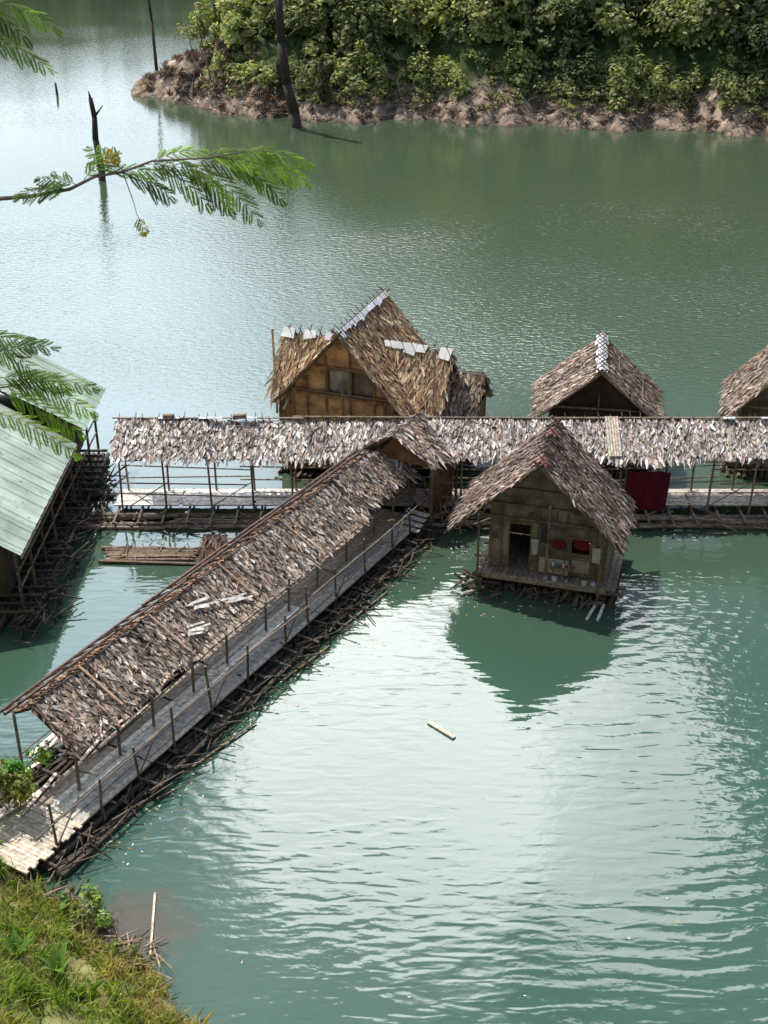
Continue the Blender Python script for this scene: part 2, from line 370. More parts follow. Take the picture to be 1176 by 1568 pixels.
for x in np.arange(-2.7,.55,.19):
    y=-1.9
    while y<18:
        L=U(2.5,5); fl.tube((x+U(-.06,.06),y,U(.0,.2)),(x+U(-.08,.08),y+L,U(.0,.2)),.085,.07,vc((.07,.055,.043),.5),7); y+=L*.96
for y in np.arange(-1.7,18,.8):
    fl.tube((-2.9+U(-.2,.2),y,.3),(.35+U(-.2,.5),y+U(-.3,.3),.3),.045,.04,vc((.12,.09,.07),.5),6)
for i in range(480):
    y=U(-2.2,18); x=random.choice((U(.1,.7),U(.0,.9),U(-3.2,-2.4))); a=random.gauss(1.57,.9); l=U(.3,1.2)
    if i<60: y=U(-2,6); x=U(-3.2,-1.6)
    fl.tube((x,y,U(-.05,.35)),(x+math.cos(a)*l,y+math.sin(a)*l,U(-.08,.4)),U(.015,.045),.015,vc((.09,.07,.052),.7),5)
for (a,b) in (((.8,3.0),(1.2,5.5)),((.8,11),(1.0,13.5)),((.75,7.6),(1.0,9.8))):
    fl.tube((a[0],a[1],.05),(b[0],b[1],.06),.035,.03,(.26,.21,.13),6)
r.obj('thatch_roof',M_thatch,E); s.obj('ridge_poles',M_wood,E); dk.obj('deck_boards',M_wood,E); rl.obj('posts_and_rails',M_bamboo,E); fl.obj('log_floats',M_wood,E)
r=MB(); w=MB(); s=MB()
thatch(r,(-1.2,17.7,3.65),(-1.2,20.2,3.65),(.35,17.9,2.7),(.35,20.2,2.7),180,PR)
thatch(r,(-1.2,17.7,3.65),(-1.2,20.2,3.65),(-2.4,17.9,2.8),(-2.4,20.2,2.8),150,PR)
w.face([(-2.0,18.0,2.6),(.2,18.0,2.6),(-1.2,18.0,3.55)],(.24,.12,.06))
w.box(.1,.14,18.2,20,.45,2.7,(.22,.12,.06))
for x,y in ((.3,18),(-2.3,18),(.3,20),(-2.3,20)): s.tube((x,y,-.2),(x,y,2.75),.055,.05,(.16,.11,.08))
for i in range(40):
    x=U(-.6,1.8);y=U(17.8,20.0); s.tube((x,y,U(.2,.9)),(x+U(-.8,.8),y+U(-.6,.6),U(.3,1.5)),.03,.025,vc((.25,.18,.12),.6),6)
for k in range(4): s.beam((-.6,17.8-k*.25,.75-.1*k),(.3,17.8-k*.25,.75-.1*k),.22,.04,(.5,.48,.45))
r.obj('porch_thatch',M_thatch,E); w.obj('porch_walls',M_woven,E); s.obj('porch_posts_and_steps',M_wood,E)

# ------------------------------------------------------------ green metal roof house
E=empty('green_metal_roof_house')
g=MB(); w=MB(); f=MB()
def corr(y0,y1,xe,ze,xr,zr,col):
    n=int((y1-y0)/.07); prof=[0,0,0,0,0,.03,.03,0]
    pc=1
    for i in range(n):
        if i%13==0: pc=1+U(-.16,.1)
        ya=y0+i*.07; yb=ya+.07; za=prof[i%8]; zb=prof[(i+1)%8]
        cc=tuple(q*pc for q in col)
        e=U(-.01,.01)
        g.face([(xe+e,ya,ze+za),(xe+e,yb,ze+zb),(xr,yb,zr+zb),(xr,ya,zr+za)],cc)
        g.face([(2*xr-xe,ya,ze+za),(2*xr-xe,yb,ze+zb),(xr,yb,zr+zb),(xr,ya,zr+za)],cc)
corr(33.7,41.9,-11.5,2.55,-15.3,4.9,(.38,.47,.39))
corr(42.2,46.2,-11.2,3.0,-15.3,5.3,(.30,.39,.30))
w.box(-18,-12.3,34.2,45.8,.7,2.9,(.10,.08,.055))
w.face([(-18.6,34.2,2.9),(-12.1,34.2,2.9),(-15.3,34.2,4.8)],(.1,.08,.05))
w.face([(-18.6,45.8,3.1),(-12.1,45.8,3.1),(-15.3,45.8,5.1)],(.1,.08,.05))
for y in np.arange(33.9,46.2,1.5):
    f.tube((-11.75,y,-.4),(-11.75,y,2.6),.06,.055,vc((.14,.1,.07)))
    f.tube((-11.5,y+.1,2.45),(-15.3,y+.1,4.75),.04,.04,vc((.2,.14,.1)))
for z in (1.2,1.8): f.tube((-11.75,33.8,z),(-11.75,46,z),.035,.035,(.2,.15,.1))
for x in np.arange(-18,-11.3,.2): f.tube((x,33.6+U(-.8,.3),.15),(x,46,.15),.1,.09,vc((.07,.055,.04),.4),6)
for y in np.arange(33.6,46,.5): f.tube((-18,y,.45),(-11.3+U(-.3,.4),y,.5),.07,.06,vc((.08,.06,.04),.4),6)
for i in range(300):
    y=U(32.5,44); x=-11.4+random.gauss(0,.5); a=random.gauss(1.57,.7); l=U(.3,1.5)
    if x>-10.3: continue
    f.tube((x,y,U(-.05,.6)),(x+math.cos(a)*l*.7,y+math.sin(a)*l,U(-.05,.5)),U(.02,.06),.02,vc((.06,.048,.035),.6),5)
f.tube((-11.5,33.7,2.45),(-11.5,42,2.45),.035,.035,(.25,.2,.15))
for i in range(160):
    y=U(34,46); q=random.random()**.6; x=-15.3+3.7*q; z=(4.9 if y<42 else 5.3)-(2.35 if y<42 else 2.25)*q+.06
    a=U(0,6.28); l=U(.04,.1); f.face([(x+math.cos(a)*l,y+math.sin(a)*l,z-.6*math.cos(a)*l),(x-math.sin(a)*l*.4,y+math.cos(a)*l*.4,z+.02+.24*math.sin(a)*l),(x-math.cos(a)*l,y-math.sin(a)*l,z+.6*math.cos(a)*l)],vc((.3,.22,.1),.4))
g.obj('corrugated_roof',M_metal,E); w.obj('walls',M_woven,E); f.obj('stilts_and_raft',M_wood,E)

def leafmesh(name,C,R,cnt,size,col,mat=M_leaf,parent=None,shell=.55,up=.4,vary=.5,elong=1.8):
    C=np.asarray(C,float);R=np.asarray(R,float);col=np.asarray(col,float)
    n=len(C); cnts=np.full(n,cnt) if np.isscalar(cnt) else np.asarray(cnt)
    idx=np.repeat(np.arange(n),cnts); N=len(idx)
    d=rng.normal(size=(N,3)); d[:,2]=np.where(d[:,2]<-.3,-d[:,2],d[:,2]); d/=np.linalg.norm(d,axis=1)[:,None]
    rr=shell+(1-shell)*rng.random(N)**.7
    lump=1+.22*np.sin(d[:,0]*5+idx*1.7)+.18*np.sin(d[:,1]*7+idx*2.3+d[:,2]*6)
    pos=C[idx]+d*R[idx]*(rr*lump)[:,None]
    nn=d*.8+rng.normal(size=(N,3))*.55+np.array([0,0,up]); nn/=np.linalg.norm(nn,axis=1)[:,None]
    t=np.cross(nn,rng.normal(size=(N,3))); t/=np.linalg.norm(t,axis=1)[:,None]
    b=np.cross(nn,t)
    s=np.broadcast_to(np.asarray(size,float),(n,))[idx]*(.5+rng.random(N))
    l=(t*(s*elong/2)[:,None]); w=(b*(s/2)[:,None])
    v=np.stack([pos-l,pos-w+l*.1,pos+l,pos+w+l*.1],axis=1).reshape(-1,3)
    me=bpy.data.meshes.new(name); me.vertices.add(4*N); me.vertices.foreach_set('co',v.ravel())
    me.loops.add(4*N); me.loops.foreach_set('vertex_index',np.arange(4*N,dtype=np.int32))
    me.polygons.add(N); me.polygons.foreach_set('loop_start',np.arange(0,4*N,4,dtype=np.int32))
    try: me.polygons.foreach_set('loop_total',np.full(N,4,dtype=np.int32))
    except Exception: pass
    k=(1-vary)+2*vary*rng.random(N)
    c=np.ones((N,4),dtype=np.float32); c[:,:3]=col[idx]*k[:,None]; c[:,0]*=(.85+.4*rng.random(N))
    me.update(calc_edges=True)
    ca=me.color_attributes.new('Col','FLOAT_COLOR','CORNER'); ca.data.foreach_set('color',np.repeat(c,4,axis=0).ravel())
    me.materials.append(mat); me.validate()
    o=bpy.data.objects.new(name,me); scene.collection.objects.link(o)
    if parent: o.parent=parent
    return o

# ------------------------------------------------------------ terrain
XS=[-60,-40,-30,-27,-25.6,-22,-18.5,-12,-7.5,3,16,24,33,60,100,600]; YS=[600,420,260,145,130,125,121.5,117,115,115,112,111,109,104,98,60]
def ys(x): return np.interp(x,XS,YS)+.9*np.sin(x*.55)+.6*np.sin(x*1.37+1)+.3*np.sin(x*3.3)
def xl(y): return np.interp(y,[0,121,130,140,151,194,260,700],[-600,-60,-26,-23,-19.6,-21,-24,-30])+.5*np.sin(y*.6)
def fnear(x): return np.interp(x,[-600,-60,-20,-13,-10,-8.5,-6.6,-5.3,-4,0,10,40,600],[60,45,33,28.3,24.2,22.2,20.5,19.7,18,16.2,15,12,0])+.12*np.sin(x*3.1)+.1*np.sin(x*7.3)
def dfar(x,y): return np.minimum(y-ys(x),(x-xl(y))*.9)
def height(x,y):
    d=dfar(x,y); cap=np.interp(x,[-26,-18,-8,10,40,100],[1.8,3.5,11,27,46,55])
    e=np.maximum(d-3,0)*.85
    hf=np.where(d<3,.55*d,1.65+cap*(1-np.exp(-e/cap)))+np.where(d>.5,.24*np.sin(x*1.9+y)*np.cos(y*1.3)+.13*np.sin(x*4.1)*np.sin(y*2.2),0)
    d2=y-268-8*np.sin(x*.02); h2=np.where(d2<0,d2*.3,34*(1-np.exp(-d2/50))*(1+.3*np.sin(x*.03)))
    d=fnear(x)-y
    hn=np.where(d<4,.45*d,1.8+1.2*(d-4)); hn=np.minimum(hn,20.6+.02*d)+np.where(d>.2,.09*np.sin(x*5+y*2)+.07*np.sin(y*7+x*3),0)
    return np.maximum(np.maximum(np.maximum(hf,h2),hn),-3)
gx=np.concatenate([np.linspace(-900,-62,18),np.linspace(-60,-17,60),np.linspace(-16.5,2,100),np.linspace(2.5,70,160),np.linspace(80,900,18)])
gy=np.concatenate([np.linspace(-200,0,14),np.linspace(.5,13,20),np.linspace(13.3,32,90),np.linspace(34,100,12),np.linspace(101,160,170),np.linspace(163,900,60)])
X,Y=np.meshgrid(gx,gy); Z=height(X,Y)
nx,ny=len(gx),len(gy)
vv=np.stack([X,Y,Z],-1).reshape(-1,3)
i=np.arange(ny-1)[:,None]*nx+np.arange(nx-1)[None]; fq=np.stack([i,i+1,i+nx+1,i+nx],-1).reshape(-1,4)
me=bpy.data.meshes.new('ground'); me.from_pydata(vv.tolist(),[],fq.tolist())
D=dfar(X,Y).ravel(); xf=X.ravel(); yf=Y.ravel()
nse=.5+.5*np.sin(xf*.9+1.3*np.sin(yf*.8)); n2=rng.random(len(xf))[:,None]
earth=np.array([.27,.205,.155])*(.5+1.0*n2); green=np.array([.06,.085,.03]); soil=np.array([.25,.17,.10])*(.6+.8*n2)
wet=np.clip(1-D/.6,0,1)[:,None]; earth=earth*(1-.6*wet)
k=np.clip((D-2.4-2.0*nse)/1.2,0,1)[:,None]*np.clip((xf+19)/4,0,1)[:,None]
cc=earth*(1-k)+green*k
near=(yf<60)[:,None]; kn=(.2+.45*nse)[:,None]
cc=np.where(near,soil*(1-kn)+np.array([.09,.13,.03])*kn,cc)
cc=np.where((yf>255)[:,None],green,cc)
ca=me.color_attributes.new('Col','FLOAT_COLOR','POINT'); ca.data.foreach_set('color',np.concatenate([cc,np.ones((len(cc),1))],1).astype(np.float32).ravel())
me.materials.append(M_ground); me.polygons.foreach_set('use_smooth',[True]*len(me.polygons))
o=bpy.data.objects.new('ground',me); scene.collection.objects.link(o)

# ------------------------------------------------------------ hillside vegetation
C=[];R=[];CO=[];CN=[];SZ=[]
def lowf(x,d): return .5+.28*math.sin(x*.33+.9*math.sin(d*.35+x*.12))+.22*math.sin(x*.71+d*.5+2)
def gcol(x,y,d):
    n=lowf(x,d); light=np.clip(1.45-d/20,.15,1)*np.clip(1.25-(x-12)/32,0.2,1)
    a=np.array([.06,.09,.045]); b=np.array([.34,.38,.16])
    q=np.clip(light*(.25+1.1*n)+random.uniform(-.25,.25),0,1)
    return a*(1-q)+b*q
for _ in range(1600):
    x=U(-19,52); d=3.1+20*random.random()**1.1; y=float(ys(x))+d
    if dfar(x,y)<2.9 or (x<-15 and random.random()<.6): continue
    if lowf(x+7,d+3)<.26 and random.random()<.8: continue
    rr=random.choice((U(.35,.8),U(.6,1.2))) if d<7 else random.choice((U(.7,1.2),U(1.2,2.4)))
    if x<-8: rr*=.75
    lift=0 if d<7 else U(0,2.4)
    tall=U(.6,1.1) if random.random()<.75 else U(1.4,2.2)
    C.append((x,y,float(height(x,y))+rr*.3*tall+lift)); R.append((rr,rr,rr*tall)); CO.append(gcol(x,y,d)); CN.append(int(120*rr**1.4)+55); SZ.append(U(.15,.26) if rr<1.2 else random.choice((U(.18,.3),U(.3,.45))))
for _ in range(600):
    x=U(-17,48); d=U(2.0,6.5); y=float(ys(x))+d
    if dfar(x,y)<1.8 or math.sin(x*.8)+math.sin(x*.31+2)+math.sin(x*2.1)*.5<-.7: continue
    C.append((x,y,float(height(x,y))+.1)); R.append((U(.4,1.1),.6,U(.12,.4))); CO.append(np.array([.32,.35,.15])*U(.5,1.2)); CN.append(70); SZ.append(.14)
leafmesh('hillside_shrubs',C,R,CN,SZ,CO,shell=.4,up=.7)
C=[];R=[];CO=[];CN=[];SZ=[]
for _ in range(420):
    x=U(-16,85); d=U(20,75); y=float(ys(x))+d
    if dfar(x,y)<8: continue
    rr=U(2.2,4.5)
    C.append((x,y,float(height(x,y))+rr*.6+U(0,4))); R.append((rr,rr,rr*U(.8,1.3))); CO.append(np.array([.075,.10,.045])*U(.7,1.6)); CN.append(230); SZ.append(.95)
leafmesh('hillside_forest',C,R,CN,SZ,CO,shell=.5)
C=[];R=[];CO=[]
for _ in range(420):
    x=U(-230,30); y=270+8*math.sin(x*.02)+U(0,70)
    rr=U(4,7); C.append((x,y,float(height(x,y))+rr*.5)); R.append((rr,rr,rr)); CO.append(np.array([.08,.11,.06])*U(.7,1.4))
leafmesh('distant_forest',C,R,80,2.2,CO,shell=.5)
C=[];R=[];CO=[]
for _ in range(260):
    x=U(-24,-9) if random.random()<.6 else U(-9,45); y=float(ys(x))+(U(1.2,9) if x<-12 else U(.5,3.4))
    if dfar(x,y)<.4: continue
    rr=U(.15,.65); C.append((x,y,float(height(x,y))+rr*.3)); R.append((rr,rr,rr*.8)); CO.append(np.array([.25,.185,.13])*U(.4,1.5))
leafmesh('dry_bank_brush',C,R,80,.08,CO,mat=M_dry,shell=.1,elong=7)
s=MB()
for _ in range(850):
    x=U(-23,45); y=float(ys(x))+U(-.4,4.2)
    if dfar(x,y)<-.4: continue
    z=float(height(x,y)); a=U(0,6.28); l=U(.2,1.3)
    if random.random()<.14: l*=2.6
    s.tube((x,y,z+.05),(x+math.cos(a)*l,y+math.sin(a)*l*.4,z+U(.0,.6)*l),.05,.015,vc(random.choice([(.22,.17,.13),(.06,.045,.035),(.05,.04,.03),(.34,.28,.22)]),.5),5)
s.obj('driftwood_on_bank',M_wood)

def conifer(name,x,y,h,r,col):
    E=empty(name,(x,y,0)); z0=float(height(x,y)); t=MB(); t.tube((0,0,z0-.2),(0,0,z0+h*.9),.1,.03,(.15,.1,.07)); t.obj('trunk',M_wood,E)
    C=[(U(-.1,.1),U(-.1,.1),z0+h*(k+.5)/9) for k in range(9)]; R=[(r*(1.1-k/9),r*(1.1-k/9),h/9) for k in range(9)]
    leafmesh('foliage',C,R,70,.2,[col]*9,parent=E)
conifer('small_cypress_tree',-16.8,133,4.6,.75,(.07,.11,.04))
conifer('small_cypress_tree',-5.6,117.4,3.6,.8,(.11,.13,.06))
conifer('small_cypress_tree',-9.6,119.5,3.2,.8,(.13,.12,.06))

def dead_tree(name,pts,r0,r1,col,stubs=()):
    E=empty(name,pts[0]); t=MB(); o=V(pts[0]); pp=[V(p)-o for p in pts]
    t.path(pp,r0,r1,col,9)
    for k,dx,dz,l in stubs:
        b=pp[k]; t.tube(b,b+V((dx*l,U(-.2,.2)*l,dz*l)),r1*.7,r1*.2,col,6)
    t.obj('trunk',M_wood,E,True)
DK=(.05,.04,.035)
dead_tree('dead_tree_trunk',[(-7.6,112.6,-1.5),(-7.9,112.7,1.2),(-8.5,112.8,3.6),(-8.85,112.9,7),(-9.0,113,11),(-8.8,113.1,16)],.5,.3,DK,[(3,1,.8,1.6),(4,-1,.6,1.8)])
dead_tree('dead_tree_stump',[(-21.2,93.3,-1.5),(-21.1,93.3,.8),(-21.3,93.3,3),(-21.2,93.3,4.6),(-21.35,93.3,5.9)],.3,.16,DK,[(3,1,1.1,.7),(4,-.2,1,.5)])
dead_tree('bare_pole_tree',[(-25.2,143.8,-1),(-25.3,143.8,5),(-25.8,143.8,14)],.2,.1,(.07,.06,.05))
dead_tree('submerged_post',[(-32.5,128,-1),(-32.6,128,1.2)],.15,.1,DK)
dead_tree('bare_sapling',[(-16.2,123,1),(-17,123,5),(-17.6,123,9)],.08,.04,(.2,.14,.1),[(1,-.6,1,2.5),(1,.5,1,2)])
dead_tree('bare_sapling',[(-18.4,124,1),(-18.0,124,4),(-18.9,124,8)],.07,.03,(.2,.14,.1),[(1,.6,1,2.5)])

# ------------------------------------------------------------ near bank: grass and plants
nt_=1900; cx=rng.uniform(-13,-3.2,nt_); cd=rng.uniform(.1,9,nt_); cy=fnear(cx)-cd
ok=(np.sin(cx*2.3+1)+np.sin(cy*2.9)+rng.normal(size=nt_)*.8)>-1.0; cx=cx[ok];cy=cy[ok]
per=26; hs=np.repeat(rng.uniform(.14,.42,len(cx)),per); mt=np.repeat(np.clip(.36+.35*np.sin(cx*1.1+cy*.7)+rng.normal(size=len(cx))*.33,0,1),per)
x=np.repeat(cx,per)+rng.normal(size=len(cx)*per)*.1; y=np.repeat(cy,per)+rng.normal(size=len(cx)*per)*.1
n=len(x); z=height(x,y); a=rng.uniform(0,6.28,n); h=hs*rng.uniform(.5,1.2,n); wv=rng.uniform(.008,.018,n)
lean=rng.normal(size=(n,2))*.55*h[:,None]
ca_,sa_=np.cos(a)*wv,np.sin(a)*wv
b0=np.stack([x-ca_,y-sa_,z-.02],1); b1=np.stack([x+ca_,y+sa_,z-.02],1)
m1=np.stack([x+ca_*.8+lean[:,0]*.4,y+sa_*.8+lean[:,1]*.4,z+h*.65],1); m0=np.stack([x-ca_*.8+lean[:,0]*.4,y-sa_*.8+lean[:,1]*.4,z+h*.65],1)
tp=np.stack([x+lean[:,0]*1.1,y+lean[:,1]*1.1,z+h*.9],1)
v=np.stack([b0,b1,m1,tp,m0],1).reshape(-1,3)
me=bpy.data.meshes.new('grass'); me.from_pydata(v.tolist(),[],np.arange(5*n).reshape(-1,5).tolist())
gc=np.array([.19,.28,.05])*(1-mt[:,None])+np.array([.46,.34,.17])*mt[:,None]
gc=np.concatenate([gc*(.5+.9*rng.random((n,1))),np.ones((n,1))],1).astype(np.float32)
ca=me.color_attributes.new('Col','FLOAT_COLOR','CORNER'); ca.data.foreach_set('color',np.repeat(gc,5,axis=0).ravel())
me.materials.append(M_grass); o=bpy.data.objects.new('grass',me); scene.collection.objects.link(o)

def shrub(name,x,y,z,r,n,size,col,h=0):
    E=empty(name,(x,y,z)); k=9
    C=[(U(-.7,.7)*r,U(-.7,.7)*r,h+U(.1,.8)*r) for _ in range(k)]; R=[(r*U(.25,.5),)*3 for _ in range(k)]
    t=MB()
    for c in C: t.tube((0,0,-.3),c,.025,.008,(.18,.13,.09),5)
    t.obj('stems',M_wood,E); leafmesh('leaves',C,R,n//k,size,[tuple(q*U(.7,1.3) for q in col) for _ in C],parent=E,shell=.1)
shrub('leafy_shrub',-9.55,24.5,.2,1.1,1500,.08,(.17,.28,.05),h=.8)
shrub('leafy_shrub',-6.9,21.0,.1,.62,760,.07,(.19,.25,.07))
shrub('leafy_shrub',-7.5,21.3,.2,.4,300,.07,(.2,.23,.07))
shrub('leafy_shrub',-5.9,19.8,.1,.4,300,.065,(.22,.24,.08))
def broadplant(name,x,y,n,L,col):
    z=float(height(x,y)); E=empty(name,(x,y,z)); m=MB()
    for i in range(n):
        a=6.28*i/n+U(-.3,.3); l=L*U(.7,1.1); w=.05*L/.6; p=[V((0,0,0))]
        for k in range(1,6):
            t=k/5; p.append(V((math.cos(a)*l*t*.55,math.sin(a)*l*t*.55,l*(t*1.3-.6*t*t))))
        s_=V((-math.sin(a),math.cos(a),0)); ww=[.3,1,1.1,.9,.5,.03]; cc=vc(col,.25)
        for k in range(5):
            m.face([p[k]-s_*w*ww[k],p[k+1]-s_*w*ww[k+1],p[k+1]+V((0,0,-.02)),p[k]+V((0,0,-.02))],cc)
            m.face([p[k]+V((0,0,-.02)),p[k+1]+V((0,0,-.02)),p[k+1]+s_*w*ww[k+1],p[k]+s_*w*ww[k]],cc)
    m.obj('leaves',M_leaf,E)
broadplant('broadleaf_plant',-7.9,18.9,7,.9,(.14,.26,.05)); broadplant('broadleaf_plant',-6.95,18.5,6,.9,(.16,.28,.06)); broadplant('broadleaf_plant',-6.2,18.4,5,.6,(.2,.28,.07))
p=MB(); p.tube((-5.55,21.9,.03),(-5.35,20.0,.05),.035,.028,(.6,.5,.38)); p.obj('bamboo_pole',M_bamboo)
p=MB(); p.beam((1.3,28.5,.02),(2.0,27.8,.03),.13,.06,(.6,.52,.4)); p.obj('floating_plank',M_wood)
p=MB()
for _ in range(110):
    x=U(-8.6,-5.0); y=float(fnear(x))+U(-.8,.5); a=U(0,6.28); l=U(.15,.9); z=max(float(height(x,y)),0)
    p.tube((x,y,z+.05),(x+math.cos(a)*l,y+math.sin(a)*l,z+U(.05,.2)),.025,.012,vc((.24,.17,.12),.6),5)
p.obj('driftwood_near_bank',M_wood)

p=MB(); E=empty('floating_log_raft',(-7.9,38,0))
for k in range(9): p.tube((-2.1+U(-.2,.3),-.5+k*.12,.05+U(0,.06)),(1.3+U(-.6,.8),-.5+k*.12+U(-.2,.2),.06),.06,.05,vc((.20,.145,.10),.5),7)
for k in range(25): x=U(-2,1.6); p.tube((x,U(-.5,.6),.1),(x+U(-.6,.6),U(-.6,.7),U(.1,.3)),.03,.02,vc((.2,.14,.1),.6),5)
p.obj('logs',M_wood,E)
p=MB(); thatch(p,(1.5,.1,.85),(2.3,.1,.8),(1.3,-.6,.08),(2.5,-.6,.08),160,[(.35,.24,.17),(.25,.16,.1)]); p.obj('thatch_bundle',M_thatch,E)
p=MB(); E=empty('floating_thatch_bundle',(4.6,47.5,0))
for _ in range(70):
    x=U(-1.2,1.2);y=U(-1,1); p.tube((x,y,.02),(x+U(-.8,.8),y+U(-.4,.4),U(0,.25)),.05,.03,vc((.42,.28,.18),.4),5)
thatch(p,(-1,.4,.45),(1,.6,.4),(-1.2,-.7,.05),(1.1,-.7,.05),120,TAN); p.obj('bundle',M_thatch,E)
p=MB()
def speck(x,y,s,c):
    a=U(0,6.28); q=[(x+math.cos(a+t)*s*k,y+math.sin(a+t)*s*k,.008) for t,k in ((0,1),(1.57,.45),(3.14,1),(4.71,.45))]; p.face(q,c)
for _ in range(420):
    t=random.random()
    if t<.65: s0=U(-1,18); o_=U(.6,1.0+abs(random.gauss(0,.7))); x=-7.47+.497*s0+.868*o_; y=24.3+.868*s0-.497*o_
    elif t<.92: x=U(1.5,8.5); y=U(34.0,36.5)
    else: x=U(-4,12); y=U(18,36)
    speck(x,y,U(.02,.06),random.choice([(.5,.3,.05),(.55,.5,.4),(.35,.3,.12),(.6,.6,.55)]))
p.obj('floating_leaves',M_dry)

# ------------------------------------------------------------ foreground mimosa tree
E=empty('mimosa_tree'); b=MB(); lf=MB()
def B(dx,dz,dy=0): return V((-2.48+dx,8+dy,20.45+dz))
tx,ty=-5.6,7.6; tz=float(height(tx,ty))
b.path([V((tx,ty,tz-.3)),V((tx-.1,ty+.1,tz+3)),V((tx+.1,ty,tz+6)),V((tx+.3,ty+.1,19.0)),V((tx+.5,ty,22.5)),V((tx+.3,ty,25))],.22,.07,(.2,.15,.11),10)
b.path([V((tx+.3,ty+.1,19.3)),B(-1.6,-.35),B(-.5,-.12),B(0,0),B(.2,.015),B(.45,.06),B(.62,.14),B(.8,.17),B(1.0,.24),B(1.35,.26),B(1.6,.30)],.02,.004,(.13,.09,.08),6)
b.path([V((tx+.5,ty,22.0)),B(-1.3,1.5),B(-.3,1.3),B(.1,1.15)],.02,.005,(.15,.11,.09),6)
b.path([V((tx+.3,ty+.1,18.9)),B(-1.2,-1.4),B(-.4,-1.35),B(-.05,-1.3)],.02,.005,(.15,.11,.09),6)
b.path([B(.8,.19),B(.85,.0),B(.87,-.1)],.004,.002,(.2,.12,.08),5)
def frond(base,dr,L,col,npn=6,pl=.2,plane=V((0,-.35,1)),droop=.11):
    base=V(base); dr=V(dr).normalized(); pts=[base]; plane=V(plane).normalized()
    d=dr.copy(); npn=int(npn*1.5)
    for k in range(npn+1):
        d=(d+V((0,0,-droop*.7))).normalized(); pts.append(pts[-1]+d*L/(npn+1))
    b.path(pts,.003,.0015,(.2,.22,.08),4)
    for k in range(1,npn+2):
        d=(pts[k]-pts[k-1]).normalized(); sd=d.cross(plane).normalized()
        for sg in (-1,1):
            pd=(d*.8+sd*sg*.85+V((U(-.15,.15),U(-.2,.2),-.08+U(-.2,.1)))).normalized()
            if k==npn+1: pd=(d+sd*sg*.3).normalized()
            ll=pl*math.sin(math.pi*(.25+.6*k/(npn+1)))*U(.75,1.1); q=pts[k].copy(); n=max(6,int(ll/.0085))
            nrm=(plane+V((U(-.5,.5),U(-.5,.5),U(-.3,.3)))).normalized(); cc=vc(col,.3)
            for j in range(n):
                t=j/n; q=q+pd*ll/n; pd=(pd+V((0,0,-.022))).normalized(); sq=pd.cross(nrm).normalized()
                le=.028*math.sin(math.pi*(.22+.7*t))*U(.85,1.1)
                for s2 in (-1,1):
                    ld=(pd*.5+sq*s2+V((0,0,U(-.3,0)))).normalized(); tip=q+ld*le+V((0,0,-.004)); m_=q+ld*le*.5; wd=pd*.0062
                    lf.face([q,m_-wd,tip,m_+wd],vc(cc,.15))
G1=(.15,.25,.04); G2=(.25,.38,.06); G3=(.09,.16,.035)
for base,dr,L,c,n_,pl in [
  (B(.45,.06),(-1,-.2,.25),.30,G3,4,.15),(B(.5,.09),(-.8,.2,.35),.25,G3,4,.14),(B(.55,.12),(.4,.3,.5),.26,G1,4,.14),(B(.8,.19),(-.5,.2,.5),.22,G1,4,.14),(B(.7,.16),(1,.3,.3),.35,G1,4,.15),
  (B(.8,.17),(.8,.1,-.15),.33,G3,5,.16),(B(1.0,.24),(.9,-.1,-.35),.42,G1,5,.17),(B(1.0,.24),(.6,.3,.3),.32,G2,4,.15),(B(.95,.22),(1,.2,.05),.45,G3,5,.16),
  (B(1.15,.25),(.9,0,-.4),.45,G3,6,.17),(B(1.35,.26),(1,0,.15),.55,G2,6,.16),(B(1.3,.26),(.9,.2,.3),.5,G1,5,.16),(B(1.6,.30),(1,-.1,-.12),.42,G2,5,.16),(B(1.25,.25),(1,.1,.0),.5,G3,5,.16),
  (B(1.6,.30),(1,.1,.15),.4,G1,5,.14),(B(1.2,.24),(.9,-.3,-.2),.6,G1,6,.17),(B(1.45,.28),(.9,0,-.35),.45,G1,5,.16),(B(.87,-.1),(.3,0,-.8),.12,(.35,.32,.08),2,.06),(B(.75,.17),(-.1,0,.9),.12,(.5,.33,.05),2,.05),
  (B(-.1,1.2),(1,0,.15),.6,G1,6,.18),(B(-.2,1.25),(1,0,-.1),.55,G3,6,.2),(B(-.3,1.25),(1,.1,.5),.5,G1,6,.18),(B(-.35,1.1),(.8,0,-.3),.4,G3,5,.16),(B(0,1.0),(.9,0,-.1),.45,G1,5,.16),
  (B(-.15,-1.3),(1,0,.4),.6,G1,6,.17),(B(-.2,-1.3),(1,0,.12),.65,G2,7,.17),(B(-.2,-1.35),(1,0,-.2),.6,G1,6,.17),(B(-.25,-1.1),(.9,0,.6),.45,G3,6,.15),(B(-.3,-1.5),(1,-.1,-.1),.65,G2,6,.16),(B(-.2,-1.25),(.9,.1,.2),.45,G3,6,.17),(B(-.3,-.95),(.9,0,.2),.4,G3,5,.15),(B(-.3,-1.0),(.9,0,-.2),.45,G1,5,.16)]:
    frond(base,dr,L,c,n_,pl)
for _ in range(30):
    c0=V((tx+U(-1.5,.8),ty+U(-1.5,1.5),U(20,25))); frond(c0,(U(-1,.3),U(-1,1),U(-.3,.6)),.6,random.choice((G1,G3)),3,.18)
    b.tube(V((tx+.3,ty,c0.z-.6)),c0,.02,.006,(.15,.11,.08),5)
b.obj('trunk_and_branches',M_wood,E); lf.obj('compound_leaves',M_mim,E)

